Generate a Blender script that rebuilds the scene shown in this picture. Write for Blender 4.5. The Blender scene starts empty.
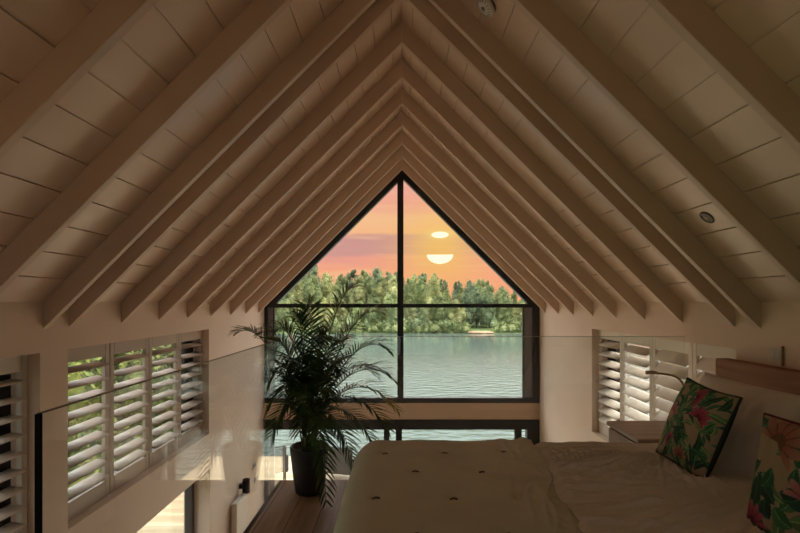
import bpy, bmesh, math, random
from mathutils import Vector, Matrix, noise
PI = math.pi
R = random.Random(7)
S = bpy.context.scene
COL = S.collection
CZ = 1.38          # camera height above the loft floor
F = 480.0          # focal length in pixels
def at(px, py, Y):
    return Vector(((px-402)/F*Y, Y, CZ-(py-302)/F*Y))

# ------------------------------------------------------------------ materials
def mat(name, col, rough=0.6, metal=0.0, spec=0.5, bump=0.0, bscale=40, var=0.0, vscale=6, coat=0.0, coord='Object', stretch=(1,1,1)):
    m = bpy.data.materials.new(name); m.use_nodes = True
    nt = m.node_tree; b = nt.nodes['Principled BSDF']
    b.inputs['Base Color'].default_value = (*col, 1)
    b.inputs['Roughness'].default_value = rough
    b.inputs['Metallic'].default_value = metal
    b.inputs['Specular IOR Level'].default_value = spec
    b.inputs['Coat Weight'].default_value = coat
    b.inputs['Coat Roughness'].default_value = 0.25
    tc = nt.nodes.new('ShaderNodeTexCoord'); mp = nt.nodes.new('ShaderNodeMapping')
    mp.inputs['Scale'].default_value = stretch
    nt.links.new(tc.outputs[coord], mp.inputs['Vector'])
    if var > 0:
        n = nt.nodes.new('ShaderNodeTexNoise'); n.inputs['Scale'].default_value = vscale; n.inputs['Detail'].default_value = 4
        r = nt.nodes.new('ShaderNodeValToRGB')
        r.color_ramp.elements[0].position = 0.3; r.color_ramp.elements[1].position = 0.7
        r.color_ramp.elements[0].color = (*[max(0,c*(1-var)) for c in col], 1)
        r.color_ramp.elements[1].color = (*[min(1,c*(1+var)) for c in col], 1)
        nt.links.new(mp.outputs[0], n.inputs['Vector']); nt.links.new(n.outputs['Fac'], r.inputs[0]); nt.links.new(r.outputs[0], b.inputs['Base Color'])
    if bump > 0:
        n2 = nt.nodes.new('ShaderNodeTexNoise'); n2.inputs['Scale'].default_value = bscale; n2.inputs['Detail'].default_value = 3
        bp = nt.nodes.new('ShaderNodeBump'); bp.inputs['Strength'].default_value = bump; bp.inputs['Distance'].default_value = 0.01
        nt.links.new(mp.outputs[0], n2.inputs['Vector']); nt.links.new(n2.outputs['Fac'], bp.inputs['Height']); nt.links.new(bp.outputs[0], b.inputs['Normal'])
    return m

def wood_mat(name, c1, c2, axis='Y', plank=0.0, rough=0.45, gscale=3.0):
    """grain running along axis; plank > 0 draws board joints of that width"""
    m = bpy.data.materials.new(name); m.use_nodes = True
    nt = m.node_tree; N = nt.nodes; L = nt.links; b = N['Principled BSDF']
    b.inputs['Roughness'].default_value = rough
    tc = N.new('ShaderNodeTexCoord'); mp = N.new('ShaderNodeMapping')
    sc = {'X':(.6,9,9),'Y':(9,.6,9),'Z':(9,9,.6)}[axis]
    mp.inputs['Scale'].default_value = [s*gscale/3 for s in sc]
    L.new(tc.outputs['Object'], mp.inputs['Vector'])
    n = N.new('ShaderNodeTexNoise'); n.inputs['Scale'].default_value = 2.5; n.inputs['Detail'].default_value = 7; n.inputs['Distortion'].default_value = .6
    L.new(mp.outputs[0], n.inputs['Vector'])
    r = N.new('ShaderNodeValToRGB'); r.color_ramp.elements[0].position = .3; r.color_ramp.elements[1].position = .72
    r.color_ramp.elements[0].color = (*c1,1); r.color_ramp.elements[1].color = (*c2,1)
    L.new(n.outputs['Fac'], r.inputs[0])
    out = r.outputs[0]
    if plank > 0:
        sp = N.new('ShaderNodeSeparateXYZ'); L.new(tc.outputs['Object'], sp.inputs[0])
        ax = {'X':'Y','Y':'X','Z':'X'}[axis]
        d = N.new('ShaderNodeMath'); d.operation='DIVIDE'; d.inputs[1].default_value = plank; L.new(sp.outputs[ax], d.inputs[0])
        fl = N.new('ShaderNodeMath'); fl.operation='FLOOR'; L.new(d.outputs[0], fl.inputs[0])
        fr = N.new('ShaderNodeMath'); fr.operation='FRACT'; L.new(d.outputs[0], fr.inputs[0])
        wn = N.new('ShaderNodeTexWhiteNoise'); wn.noise_dimensions='1D'; L.new(fl.outputs[0], wn.inputs['W'])
        lt = N.new('ShaderNodeMath'); lt.operation='LESS_THAN'; lt.inputs[1].default_value = .035; L.new(fr.outputs[0], lt.inputs[0])
        hs = N.new('ShaderNodeHueSaturation'); L.new(out, hs.inputs['Color'])
        mr = N.new('ShaderNodeMapRange'); mr.inputs['To Min'].default_value=.75; mr.inputs['To Max'].default_value=1.2; L.new(wn.outputs[0], mr.inputs[0]); L.new(mr.outputs[0], hs.inputs['Value'])
        mx = N.new('ShaderNodeMix'); mx.data_type='RGBA'; L.new(lt.outputs[0], mx.inputs[0]); L.new(hs.outputs[0], mx.inputs[6]); mx.inputs[7].default_value=(*[c*.25 for c in c1],1)
        out = mx.outputs[2]
    L.new(out, b.inputs['Base Color'])
    bp = N.new('ShaderNodeBump'); bp.inputs['Strength'].default_value=.15; bp.inputs['Distance'].default_value=.005
    L.new(n.outputs['Fac'], bp.inputs['Height']); L.new(bp.outputs[0], b.inputs['Normal'])
    return m

def glass_mat(name, tint=(1,1,1), ior=1.5, refl=1.0):
    m = bpy.data.materials.new(name); m.use_nodes = True
    nt = m.node_tree; N = nt.nodes; L = nt.links
    N.remove(N['Principled BSDF'])
    t = N.new('ShaderNodeBsdfTransparent'); t.inputs[0].default_value = (*tint,1)
    g = N.new('ShaderNodeBsdfGlossy'); g.inputs['Roughness'].default_value = 0.0; g.inputs[0].default_value=(refl,refl,refl,1)
    ge = N.new('ShaderNodeNewGeometry'); dt = N.new('ShaderNodeVectorMath'); dt.operation='DOT_PRODUCT'
    L.new(ge.outputs['Normal'], dt.inputs[0]); L.new(ge.outputs['Incoming'], dt.inputs[1])
    def mm(op,a,b=None):
        n=N.new('ShaderNodeMath'); n.operation=op
        for i,v in enumerate((a,b)):
            if v is None: continue
            if isinstance(v,(int,float)): n.inputs[i].default_value=v
            else: L.new(v,n.inputs[i])
        return n.outputs[0]
    r0=((ior-1)/(ior+1))**2      # Schlick reflectance, the same from both sides of the sheet
    f = mm('ADD', mm('MULTIPLY', mm('POWER', mm('SUBTRACT',1.0,mm('ABSOLUTE',dt.outputs['Value'])), 5.0), 1-r0), r0)
    mx = N.new('ShaderNodeMixShader'); L.new(f, mx.inputs[0]); L.new(t.outputs[0], mx.inputs[1]); L.new(g.outputs[0], mx.inputs[2])
    L.new(mx.outputs[0], N['Material Output'].inputs[0])
    return m

def leaf_mat(name, c1, c2, scale=3.0, rough=.6, trans=0.25):
    m = bpy.data.materials.new(name); m.use_nodes = True
    nt = m.node_tree; N = nt.nodes; L = nt.links; b = N['Principled BSDF']
    b.inputs['Roughness'].default_value = rough
    b.inputs['Specular IOR Level'].default_value = .3
    tc = N.new('ShaderNodeTexCoord'); n = N.new('ShaderNodeTexNoise'); n.inputs['Scale'].default_value=scale; n.inputs['Detail'].default_value=3
    r = N.new('ShaderNodeValToRGB'); r.color_ramp.elements[0].position=.35; r.color_ramp.elements[1].position=.65
    r.color_ramp.elements[0].color=(*c1,1); r.color_ramp.elements[1].color=(*c2,1)
    L.new(tc.outputs['Object'], n.inputs['Vector']); L.new(n.outputs['Fac'], r.inputs[0])
    oi = N.new('ShaderNodeObjectInfo'); hs = N.new('ShaderNodeHueSaturation')
    mr = N.new('ShaderNodeMapRange'); mr.inputs['To Min'].default_value=.75; mr.inputs['To Max'].default_value=1.25
    L.new(oi.outputs['Random'], mr.inputs[0]); L.new(mr.outputs[0], hs.inputs['Value'])
    L.new(r.outputs[0], hs.inputs['Color']); L.new(hs.outputs[0], b.inputs['Base Color'])
    if trans > 0:
        tr = N.new('ShaderNodeBsdfTranslucent'); L.new(hs.outputs[0], tr.inputs[0])
        mx = N.new('ShaderNodeMixShader'); mx.inputs[0].default_value = trans
        L.new(b.outputs[0], mx.inputs[1]); L.new(tr.outputs[0], mx.inputs[2]); L.new(mx.outputs[0], N['Material Output'].inputs[0])
    return m

M = {}
M['ceil']   = mat('painted_boards', (.70,.535,.41), rough=.30, spec=.5, bump=.05, bscale=30, var=.05, vscale=1.5)
M['rafter'] = mat('painted_timber', (.62,.47,.355), rough=.45, bump=.08, bscale=25, var=.05, vscale=2)
M['wall']   = mat('wall_paint', (.76,.595,.47), rough=.55, bump=.03, bscale=60, var=.03, vscale=2)
M['band']   = mat('beige_fascia', (.60,.43,.31), rough=.6, var=.04, vscale=2)
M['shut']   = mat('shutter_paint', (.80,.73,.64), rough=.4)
M['shutL']  = mat('shutter_paint_beige', (.50,.40,.32), rough=.42)  # shutter paint again, with the left side's shade put into the colour
M['dark']   = mat('anthracite_frame', (.012,.014,.018), rough=.4)
M['jamb']   = mat('grey_casement', (.20,.20,.22), rough=.45)  # light on the frame's jamb put into the grey; small fittings share it
M['black']  = mat('black_metal', (.006,.006,.006), rough=.8, spec=.1)
M['pot']    = mat('charcoal_pot', (.016,.016,.018), rough=.5, var=.2, vscale=5)
M['soil']   = mat('soil', (.035,.022,.014), rough=.95, bump=.6, bscale=80)
M['duvet']  = mat('white_linen', (.88,.83,.80), rough=.85, spec=.2, bump=.15, bscale=90, var=.03)
M['quilt']  = mat('sage_cotton', (.68,.67,.56), rough=.9, spec=.15, bump=.2, bscale=120, var=.05, vscale=4)
M['tuft']   = mat('tuft_thread', (.14,.11,.08), rough=.9)
M['pillow'] = mat('pillow_cotton', (.80,.72,.64), rough=.85, spec=.2, bump=.1, bscale=70)
M['mattress']= mat('mattress_fabric', (.6,.55,.5), rough=.9)
M['bedbase']= mat('bed_base_fabric', (.3,.26,.22), rough=.9, bump=.2, bscale=150)
M['headb']  = wood_mat('oak_headboard', (.22,.085,.025), (.40,.18,.06), 'Y', rough=.6)
M['night']  = wood_mat('oak_nightstand', (.22,.11,.05), (.36,.20,.10), 'X', rough=.4)
M['nighttop']=wood_mat('pale_oak_top', (.34,.25,.17), (.5,.39,.28), 'X', rough=.3)
M['floor']  = wood_mat('oak_floor', (.21,.105,.045), (.38,.21,.105), 'Y', plank=.18, rough=.55)
M['ground'] = wood_mat('ground_floor_boards', (.30,.2,.12), (.45,.32,.2), 'Y', plank=.2, rough=.45)
M['deck']   = wood_mat('timber_decking', (.48,.34,.2), (.68,.5,.31), 'X', plank=.14, rough=.7)
M['bronze'] = mat('aged_bronze', (.50,.34,.2), rough=.35, metal=.5)
M['sconce'] = mat('dark_bronze', (.03,.022,.018), rough=.4, metal=.5)
M['white']  = mat('white_plastic', (.62,.56,.5), rough=.4)
M['radi']   = mat('radiator_white', (.7,.62,.54), rough=.4)
M['spot']   = mat('spot_trim', (.16,.12,.09), rough=.35, metal=.6)
M['spotin'] = mat('spot_inner', (.03,.025,.02), rough=.3)
M['glass']  = glass_mat('window_glass', (.97,.98,.98), 1.35)
M['rail']   = glass_mat('balustrade_glass', (.955,.975,.965), 1.5)
M['railcap']= mat('glass_edge_green', (.10,.14,.12), rough=.15)
M['palm']   = leaf_mat('palm_leaf', (.025,.06,.018), (.075,.12,.035), 6, .4, .35)
M['palmy']  = leaf_mat('palm_leaf_yellow', (.16,.16,.035), (.34,.29,.08), 6, .4, .45)
M['stem']   = mat('palm_stem', (.10,.10,.03), rough=.5)
M['piping'] = mat('bottle_green_piping', (.018,.035,.025), rough=.7)
M['pipingr']= mat('crimson_corner', (.16,.02,.03), rough=.7)
M['bark']   = mat('bark', (.14,.10,.07), rough=.9, bump=.5, bscale=8)
M['grass']  = mat('lakeside_grass', (.09,.13,.035), rough=.95, var=.4, vscale=.6)
M['sand']   = mat('sandy_bank', (.30,.19,.10), rough=.95, var=.2, vscale=2)
M['rattan'] = mat('outdoor_weave', (.03,.027,.024), rough=.7, bump=.4, bscale=60)
M['outcush']= mat('outdoor_cushion', (.5,.46,.4), rough=.9)
TREE = [leaf_mat('foliage_yellow_green', (.15,.17,.06), (.42,.41,.17), .9, .8, .15),
        leaf_mat('foliage_mid_green', (.09,.13,.05), (.29,.32,.125), .9, .8, .15),
        leaf_mat('foliage_dark_green', (.07,.10,.055), (.19,.235,.115), .9, .8, .15)]
HEDGE = leaf_mat('hedge_leaf', (.035,.065,.015), (.20,.23,.04), 3.0, .6, .2)

def water_mat():
    m = bpy.data.materials.new('lake_water'); m.use_nodes = True
    nt = m.node_tree; N = nt.nodes; L = nt.links; b = N['Principled BSDF']
    b.inputs['Base Color'].default_value = (.085,.11,.092,1)
    b.inputs['Roughness'].default_value = .12
    b.inputs['IOR'].default_value = 1.33
    tc = N.new('ShaderNodeTexCoord'); mp = N.new('ShaderNodeMapping'); mp.inputs['Scale'].default_value=(.8,1.6,1)
    L.new(tc.outputs['Object'], mp.inputs['Vector'])
    n = N.new('ShaderNodeTexNoise'); n.inputs['Scale'].default_value=1.6; n.inputs['Detail'].default_value=4
    L.new(mp.outputs[0], n.inputs['Vector'])
    bp = N.new('ShaderNodeBump'); bp.inputs['Distance'].default_value=.2
    sp = N.new('ShaderNodeSeparateXYZ'); L.new(tc.outputs['Object'], sp.inputs[0])
    mr = N.new('ShaderNodeMapRange'); mr.inputs['From Min'].default_value=20; mr.inputs['From Max'].default_value=55; mr.inputs['To Min'].default_value=1.0; mr.inputs['To Max'].default_value=.02
    L.new(sp.outputs['Y'], mr.inputs[0]); L.new(mr.outputs[0], bp.inputs['Strength'])
    L.new(n.outputs['Fac'], bp.inputs['Height']); L.new(bp.outputs[0], b.inputs['Normal'])
    return m
M['water'] = water_mat()

def vcol_mat(name):
    m = bpy.data.materials.new(name); m.use_nodes = True
    nt = m.node_tree; b = nt.nodes['Principled BSDF']; b.inputs['Roughness'].default_value=.8; b.inputs['Specular IOR Level'].default_value=.2
    a = nt.nodes.new('ShaderNodeVertexColor'); a.layer_name='print'
    nt.links.new(a.outputs[0], b.inputs['Base Color'])
    return m
M['floral'] = vcol_mat('floral_print')

# ------------------------------------------------------------------ mesh helpers
def obj(name, bm, m, parent=None, smooth=False, loc=None):
    me = bpy.data.meshes.new(name)
    bmesh.ops.recalc_face_normals(bm, faces=bm.faces) if not getattr(bm, '_norec', False) else None
    bm.to_mesh(me); bm.free()
    if smooth:
        for p in me.polygons: p.use_smooth = True
    me.materials.append(m)
    o = bpy.data.objects.new(name, me); COL.objects.link(o)
    if parent: o.parent = parent
    if loc is not None: o.location = loc
    return o
def pyobj(name, V, Fc, m, parent=None, smooth=False):
    me = bpy.data.meshes.new(name); me.from_pydata(V, [], Fc); me.update()
    if smooth:
        for p in me.polygons: p.use_smooth = True
    me.materials.append(m)
    o = bpy.data.objects.new(name, me); COL.objects.link(o)
    if parent: o.parent = parent
    return o
def tag(o, label=None, cat=None, group=None, kind=None):
    if label: o['label'] = label
    if cat: o['category'] = cat
    if group: o['group'] = group
    if kind: o['kind'] = kind
    return o
def empty(name, loc=(0,0,0)):
    o = bpy.data.objects.new(name, None); o.location = loc; o.empty_display_size=.1; COL.objects.link(o); return o
def box(bm, x0,x1,y0,y1,z0,z1, bev=0):
    b2 = bmesh.new()
    v = [b2.verts.new(p) for p in ((x0,y0,z0),(x1,y0,z0),(x1,y1,z0),(x0,y1,z0),(x0,y0,z1),(x1,y0,z1),(x1,y1,z1),(x0,y1,z1))]
    for f in ((0,3,2,1),(4,5,6,7),(0,1,5,4),(1,2,6,5),(2,3,7,6),(3,0,4,7)): b2.faces.new([v[i] for i in f])
    if bev: bmesh.ops.bevel(b2, geom=b2.edges[:], offset=bev, segments=2, affect='EDGES')
    me = bpy.data.meshes.new('t'); b2.to_mesh(me); b2.free(); bm.from_mesh(me); bpy.data.meshes.remove(me)
    return bm
def boxes(*bs, bev=0):
    bm = bmesh.new()
    for b in bs: box(bm, *b, bev=bev)
    return bm
def prism(bm, pts, y0, y1):
    """polygon in XZ extruded along Y"""
    a = [bm.verts.new((x,y0,z)) for x,z in pts]; b = [bm.verts.new((x,y1,z)) for x,z in pts]
    bm.faces.new(a[::-1]); bm.faces.new(b)
    n = len(pts)
    for i in range(n): bm.faces.new((a[i],a[(i+1)%n],b[(i+1)%n],b[i]))
    return bm
def tube(bm, pts, r, seg=8, r2=None, cap=True):
    pts = [Vector(p) for p in pts]; n = len(pts); rings=[]
    up = Vector((0,0,1))
    for i,p in enumerate(pts):
        t = (pts[min(i+1,n-1)]-pts[max(i-1,0)]).normalized()
        s = t.cross(up)
        if s.length < .05: s = t.cross(Vector((1,0,0)))
        s.normalize(); u = s.cross(t)
        rr = r if r2 is None else r+(r2-r)*i/(n-1)
        rings.append([bm.verts.new(p+rr*(math.cos(a)*s+math.sin(a)*u)) for a in [2*PI*k/seg for k in range(seg)]])
    for i in range(n-1):
        for k in range(seg): bm.faces.new((rings[i][k],rings[i][(k+1)%seg],rings[i+1][(k+1)%seg],rings[i+1][k]))
    if cap: bm.faces.new(rings[0][::-1]); bm.faces.new(rings[-1])
    return bm
def lathe(bm, prof, seg=32, M4=None):
    rings=[]
    for r,z in prof:
        rings.append([bm.verts.new((r*math.cos(2*PI*k/seg), r*math.sin(2*PI*k/seg), z)) for k in range(seg)] if r>1e-5 else [bm.verts.new((0,0,z))])
    for a,b in zip(rings, rings[1:]):
        for k in range(seg):
            k2=(k+1)%seg
            if len(a)==1 and len(b)==1: continue
            if len(a)==1: bm.faces.new((a[0],b[k2],b[k]))
            elif len(b)==1: bm.faces.new((a[k],a[k2],b[0]))
            else: bm.faces.new((a[k],a[k2],b[k2],b[k]))
    if M4 is not None: bmesh.ops.transform(bm, matrix=M4, verts=bm.verts[:])
    return bm
def struct(name, bm, m, parent=None, label=None):
    o = obj(name, bm, m, parent)
    if not parent: o['kind']='structure'
    if label: o['label']=label
    return o
def copy_tree(o, parent=None):
    c = o.copy(); COL.objects.link(c)
    c.parent = parent
    for ch in list(o.children): copy_tree(ch, c)
    return c

# ------------------------------------------------------------------ shell
W = 2.2; GY = 7.7; BY = -1.4; TH = .3
ZG = -2.62          # ground floor
LWIN = [(.70,2.92),(3.16,5.47)]; RWIN = [(3.16,5.56)]
WT, WB = 1.07, -.12
def wall_with_holes(sx, y0, y1, z0, z1, holes):
    """side wall, boxes around rectangular holes, all in one mesh"""
    bm = bmesh.new()
    ys = sorted({y0,y1,*[h[0] for h in holes],*[h[1] for h in holes]})
    for a,b in zip(ys, ys[1:]):
        hs = sorted([(h[2],h[3]) for h in holes if h[0] <= a+1e-6 and h[1] >= b-1e-6])
        z = z0
        for h0,h1 in hs:
            if h0 > z: box(bm, *sorted((sx*W, sx*(W+TH))), a,b, z,h0)
            z = h1
        if z < z1: box(bm, *sorted((sx*W, sx*(W+TH))), a,b, z,z1)
    bmesh.ops.remove_doubles(bm, verts=bm.verts[:], dist=1e-5)
    return bm
struct('wall_left', wall_with_holes(-1, BY, GY+.15, ZG, 1.38, [(a,b,WB,WT) for a,b in LWIN]+[(-1.25,.45,WB,WT)]+[(2.9,5.5,ZG,-.53)]), M['wall'], label='beige painted side wall on the left with shuttered windows')
struct('wall_right', wall_with_holes(1, BY, GY+.15, ZG, 1.38, [(a,b,WB,WT) for a,b in RWIN]), M['wall'], label='beige painted side wall on the right behind the headboard')
# gable wall: the rakes around the triangle and the band between upper window and lower door
bm = bmesh.new()
for s in (-1,1):
    prism(bm, [(0,3.49),(s*W,1.29),(s*W,1.38),(0,3.58)], GY, GY+.15)
struct('wall_gable', bm, M['wall'], label='thin painted rake of gable wall above triangular window')
struct('trim_1', boxes((-W,W,GY-.02,GY+.15,-.5,-.235)), M['band'], label='beige band between the gable window and the lower doors')
# back wall behind the camera
bm = bmesh.new(); prism(bm, [(0,3.58),(W,1.38),(-W,1.38)], BY-.15, BY)
box(bm,-W,W,BY-.15,BY,ZG,.35); box(bm,-W,-1.0,BY-.15,BY,.35,1.38); box(bm,1.0,W,BY-.15,BY,.35,1.38)
struct('wall_back', bm, M['wall'])
w = struct('window_6', boxes((-1.0,1.0,BY-.12,BY-.06,.35,.40),(-1.0,1.0,BY-.12,BY-.06,1.33,1.38),(-1.0,-.95,BY-.12,BY-.06,.40,1.33),(.95,1.0,BY-.12,BY-.06,.40,1.33),(-.03,.03,BY-.12,BY-.06,.40,1.33)), M['dark'])  # unseen window, added so daylight from behind reaches the bed
obj('pane', boxes((-.95,-.03,BY-.1,BY-.09,.40,1.33),(.03,.95,BY-.1,BY-.09,.40,1.33)), M['glass'], w)
struct('floor', boxes((-.92,W,BY,3.72,-.05,0)), M['floor'], label='oak boards of the sleeping loft')
struct('trim_2', boxes((-.92,W,BY,3.72,-.25,-.05)), M['band'], label='loft floor edge fascia')
struct('floor_ground', boxes((-W,W,BY,GY,ZG-.1,ZG)), M['ground'])

# ceiling slopes: painted boards with real open joints
PITCH = .132
for s, nm in ((-1,'ceiling_left'),(1,'ceiling_right')):
    pts = [(0,3.58)]
    x = PITCH*.6
    while x < W-.02:
        g = .0035
        d = .010
        pts += [(s*(x-g),3.58-x+g),(s*(x-g)+s*d*.7,3.58-x+g+d*.7),(s*(x+g)+s*d*.7,3.58-x-g+d*.7),(s*(x+g),3.58-x-g)]
        x += PITCH
    pts += [(s*W,1.38),(s*(W+TH),1.38),(s*(W+TH),1.62),(0,4.12)]
    bm = bmesh.new(); prism(bm, pts, BY-.15, GY+.15)
    struct(nm, bm, M['ceil'], label='sloping %s ceiling of painted timber boards' % ('left' if s<0 else 'right'))

# rafters
ORD = ['first','second','third','fourth','fifth','sixth','seventh','eighth','ninth','tenth','eleventh','twelfth','thirteenth','fourteenth','fifteenth']
RY = [7.35,6.74,6.15,5.52,4.92,4.34,3.76,3.17,2.94,2.343,1.754,1.16,.56,-.04,-.64]
for s, side in ((-1,'left'),(1,'right')):
    for i,y in enumerate(RY):
        bm = bmesh.new()
        zb = 3.415
        prism(bm, [(s*.0015,3.578),(s*(W-.001),1.379),(s*(W-.001),zb-W),(s*.0015,zb)], y, y+.045)
        bmesh.ops.recalc_face_normals(bm, faces=bm.faces[:])
        bmesh.ops.bevel(bm, geom=[e for e in bm.edges if all(v.co.z < 3.43-abs(v.co.x)+.002 for v in e.verts)], offset=.003, segments=1, affect='EDGES')
        o = obj('rafter', bm, M['rafter'])
        extra = ', near one of close pair' if i==8 else (', far one of close pair' if i==7 else '')
        tag(o, '%s rafter from the gable window on %s slope%s' % (ORD[i], side, extra), 'rafter', 'sloping rafters under the ceiling')

# ------------------------------------------------------------------ gable window (upper) and doors (lower)
gw = empty('window_1', (0,GY,0)); gw['kind']='structure'; gw['label']='tall dark-framed gable window with triangular top looking over the lake'
def gpart(name, bm, m, par=gw):
    bmesh.ops.translate(bm, vec=(0,-GY,0), verts=bm.verts[:])
    return obj(name, bm, m, par)
bm = boxes((-2.2,-2.155,GY-.03,GY+.08,-.235,1.35),(2.095,2.2,GY-.03,GY+.08,-.235,1.35),
           (-2.155,2.095,GY-.03,GY+.08,-.235,-.155))
for s in (-1,1):
    prism(bm, [(-.0,3.49),(s*2.2,1.29),(s*2.2,1.29-.0),(s*2.09,1.29),(0,3.365)][:2]+[(s*2.08,1.29),(0,3.37)], GY-.03, GY+.08)
gpart('outer_frame', bm, M['dark'])
gpart('mullion', boxes((-.074,.024,GY-.04,GY+.08,-.155,3.42)), M['dark'])
gpart('transom', boxes((-2.18,2.18,GY-.05,GY+.08,1.29,1.353)), M['dark'])
gpart('casement', boxes((-2.155,-2.06,GY+.0,GY+.06,-.155,1.29),(1.955,2.095,GY,GY+.06,-.155,1.29)), M['jamb'])
gpart('casement_edge', boxes((-2.062,-2.045,GY-.012,GY+.055,-.155,1.29),(1.94,1.957,GY-.012,GY+.055,-.155,1.29)), M['dark'])
for (x0,x1) in ((-2.05,-.074),(.024,1.945)):
    gpart('pane', boxes((x0,x1,GY+.03,GY+.04,-.155,1.29)), M['glass'])
for s in (-1,1):
    bm = bmesh.new(); xx = -.074 if s<0 else .024
    prism(bm, [(xx,1.353),(s*2.0,1.353),(xx,3.38-abs(xx))], GY+.03, GY+.04); gpart('pane', bm, M['glass'])
gd = empty('door_1', (0,GY,0)); gd['kind']='structure'; gd['label']='dark-framed glazed sliding doors below the gable window'
gpart('frame', boxes((-2.2,-2.14,GY-.03,GY+.1,ZG,-.5),(2.0,2.2,GY-.03,GY+.1,ZG,-.5),(-2.14,2.0,GY-.03,GY+.1,-.66,-.5)), M['dark'], gd)
gpart('door_stile', boxes((-.29,-.2,GY-.03,GY+.04,ZG,-.66)), M['dark'], gd)
gpart('door_stile', boxes((-.1,0,GY-.03,GY+.04,ZG,-.66)), M['dark'], gd)
gpart('door_stile', boxes((1.81,1.92,GY-.0,GY+.05,ZG,-.66)), M['dark'], gd)
gpart('door_stile', boxes((-2.12,-2.05,GY-.0,GY+.05,ZG,-.66)), M['jamb'], gd)
gpart('door_rail', boxes((-2.05,-.29,GY,GY+.04,ZG,ZG+.08),(0,1.81,GY,GY+.04,ZG,ZG+.08)), M['dark'], gd)
gpart('pane', boxes((-2.05,-.29,GY+.01,GY+.02,ZG+.08,-.66)), M['glass'], gd)
gpart('pane', boxes((0,1.81,GY+.01,GY+.02,ZG+.08,-.66)), M['glass'], gd)
# garden door in the left wall below the shutters
gl = empty('door_2', (-2.4,0,0)); gl['kind']='structure'; gl['label']='dark-framed garden door under the left shutters'
def lpart(name, bm, m, par):
    bmesh.ops.translate(bm, vec=(-par.location.x,-par.location.y,-par.location.z), verts=bm.verts[:]); return obj(name, bm, m, par)
lpart('frame', boxes((-2.46,-2.38,2.9,2.97,ZG,-.53),(-2.46,-2.38,5.43,5.5,ZG,-.53),(-2.46,-2.38,2.97,5.43,-.6,-.53)), M['dark'], gl)
lpart('pane', boxes((-2.425,-2.415,2.97,5.43,ZG,-.6)), M['glass'], gl)

# ------------------------------------------------------------------ shuttered side windows
def side_window(name, s, y0, y1, nm_mull, lab):
    w = empty(name, (s*2.42,(y0+y1)/2,WB)); w['kind']='structure'; w['label']=lab
    def p(n, bm, m):
        bmesh.ops.translate(bm, vec=-w.location, verts=bm.verts[:]); return obj(n, bm, m, w)
    xa,xb = sorted((s*2.38, s*2.47))
    fr = [(xa,xb,y0,y0+.05,WB,WT),(xa,xb,y1-.22,y1,WB,WT),(xa,xb,y0+.05,y1-.22,WB,WB+.05),(xa,xb,y0+.05,y1-.22,WT-.05,WT)]
    ym = (y0+y1)/2
    if nm_mull: fr.append((xa,xb,ym-.04,ym+.04,WB+.05,WT-.05))
    p('window_frame', boxes(*fr), M['dark'])
    xa,xb = sorted((s*2.42, s*2.43))
    for a,b in (((y0+.05,ym-.04),(ym+.04,y1-.22)) if nm_mull else ((y0+.05,y1-.22),)): p('pane', boxes((xa,xb,a,b,WB+.05,WT-.05)), M['glass'])
side_window('window_2', -1, *LWIN[1], 0, 'dark window behind the four left shutter panels')
side_window('window_3', -1, *LWIN[0], 1, 'dark window behind the nearest left shutters')
side_window('window_5', -1, -1.25,.45, 1, 'dark window in the left wall beside the camera')  # out of view, put in to bring more daylight onto the bed
side_window('window_4', 1, *RWIN[0], 0, 'dark window behind the right shutter panels')

def louver_bm(L, tilt, s):
    """elliptic blade, length along Y"""
    bm = bmesh.new(); n=12; wv=.057; t=.0065
    rings=[]
    for y in (0,L):
        r=[]
        for k in range(n):
            a=2*PI*k/n; x=wv*math.cos(a); z=t*math.sin(a)
            ct,st=math.cos(tilt),math.sin(tilt)
            r.append(bm.verts.new((s*(x*ct - z*st), y, x*st+z*ct)))
        rings.append(r)
    for k in range(n): bm.faces.new((rings[0][k],rings[0][(k+1)%n],rings[1][(k+1)%n],rings[1][k]))
    bm.faces.new(rings[0][::-1]); bm.faces.new(rings[1])
    return bm
def shutter(s, y0, y1, tilt, label, group, m):
    """x local: +s is outward"""
    g=.004; y0+=g; y1-=g
    t = empty('shutter_panel', (s*2.29, y0, WB)); tag(t, label, 'shutter', group)
    L = y1-y0; H = WT-WB; st=.05; top=.105; bot=.125; h=.016
    obj('panel_frame', boxes((-h,h,0,st,0.004,H-.004),(-h,h,L-st,L,0.004,H-.004),(-h,h,st,L-st,0.004,bot),(-h,h,st,L-st,H-top,H-.004), bev=.003), m, t)
    n = 9; z0=bot; z1=H-top; pitch=(z1-z0)/n
    first=None
    for i in range(n):
        if first is None:
            first = obj('louver', louver_bm(L-2*st-.004, tilt, s), m, t, smooth=True); lv = first
        else:
            lv = first.copy(); COL.objects.link(lv); lv.parent = t
        lv.location = (0, st+.002, z0+pitch*(i+.5))
    xr = -s*(.057*math.cos(tilt)+.006)
    return t
lab = ['nearest of the four beige louvered shutter panels left of the palm','second louvered shutter panel from the near end on left wall','third louvered shutter panel from the near end on left wall','farthest left shutter panel, beside the wall corner reveal']
a,b = LWIN[1]; wdt=(b-a)/4
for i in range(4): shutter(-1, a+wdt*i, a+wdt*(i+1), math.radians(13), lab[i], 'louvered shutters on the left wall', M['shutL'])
a,b = LWIN[0]; wdt=(b-a)/4
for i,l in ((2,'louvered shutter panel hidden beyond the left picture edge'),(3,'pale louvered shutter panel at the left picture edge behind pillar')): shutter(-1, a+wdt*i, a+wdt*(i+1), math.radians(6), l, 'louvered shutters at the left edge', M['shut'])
a,b = RWIN[0]; wdt=(b-a)/4
rl = ['white shutter panel half hidden behind the headboard end','white shutter panel with closed louvers behind the reading lamp','white shutter panel with open louvers above the nightstand','farthest white shutter panel on the right wall, nearest the gable']
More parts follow.
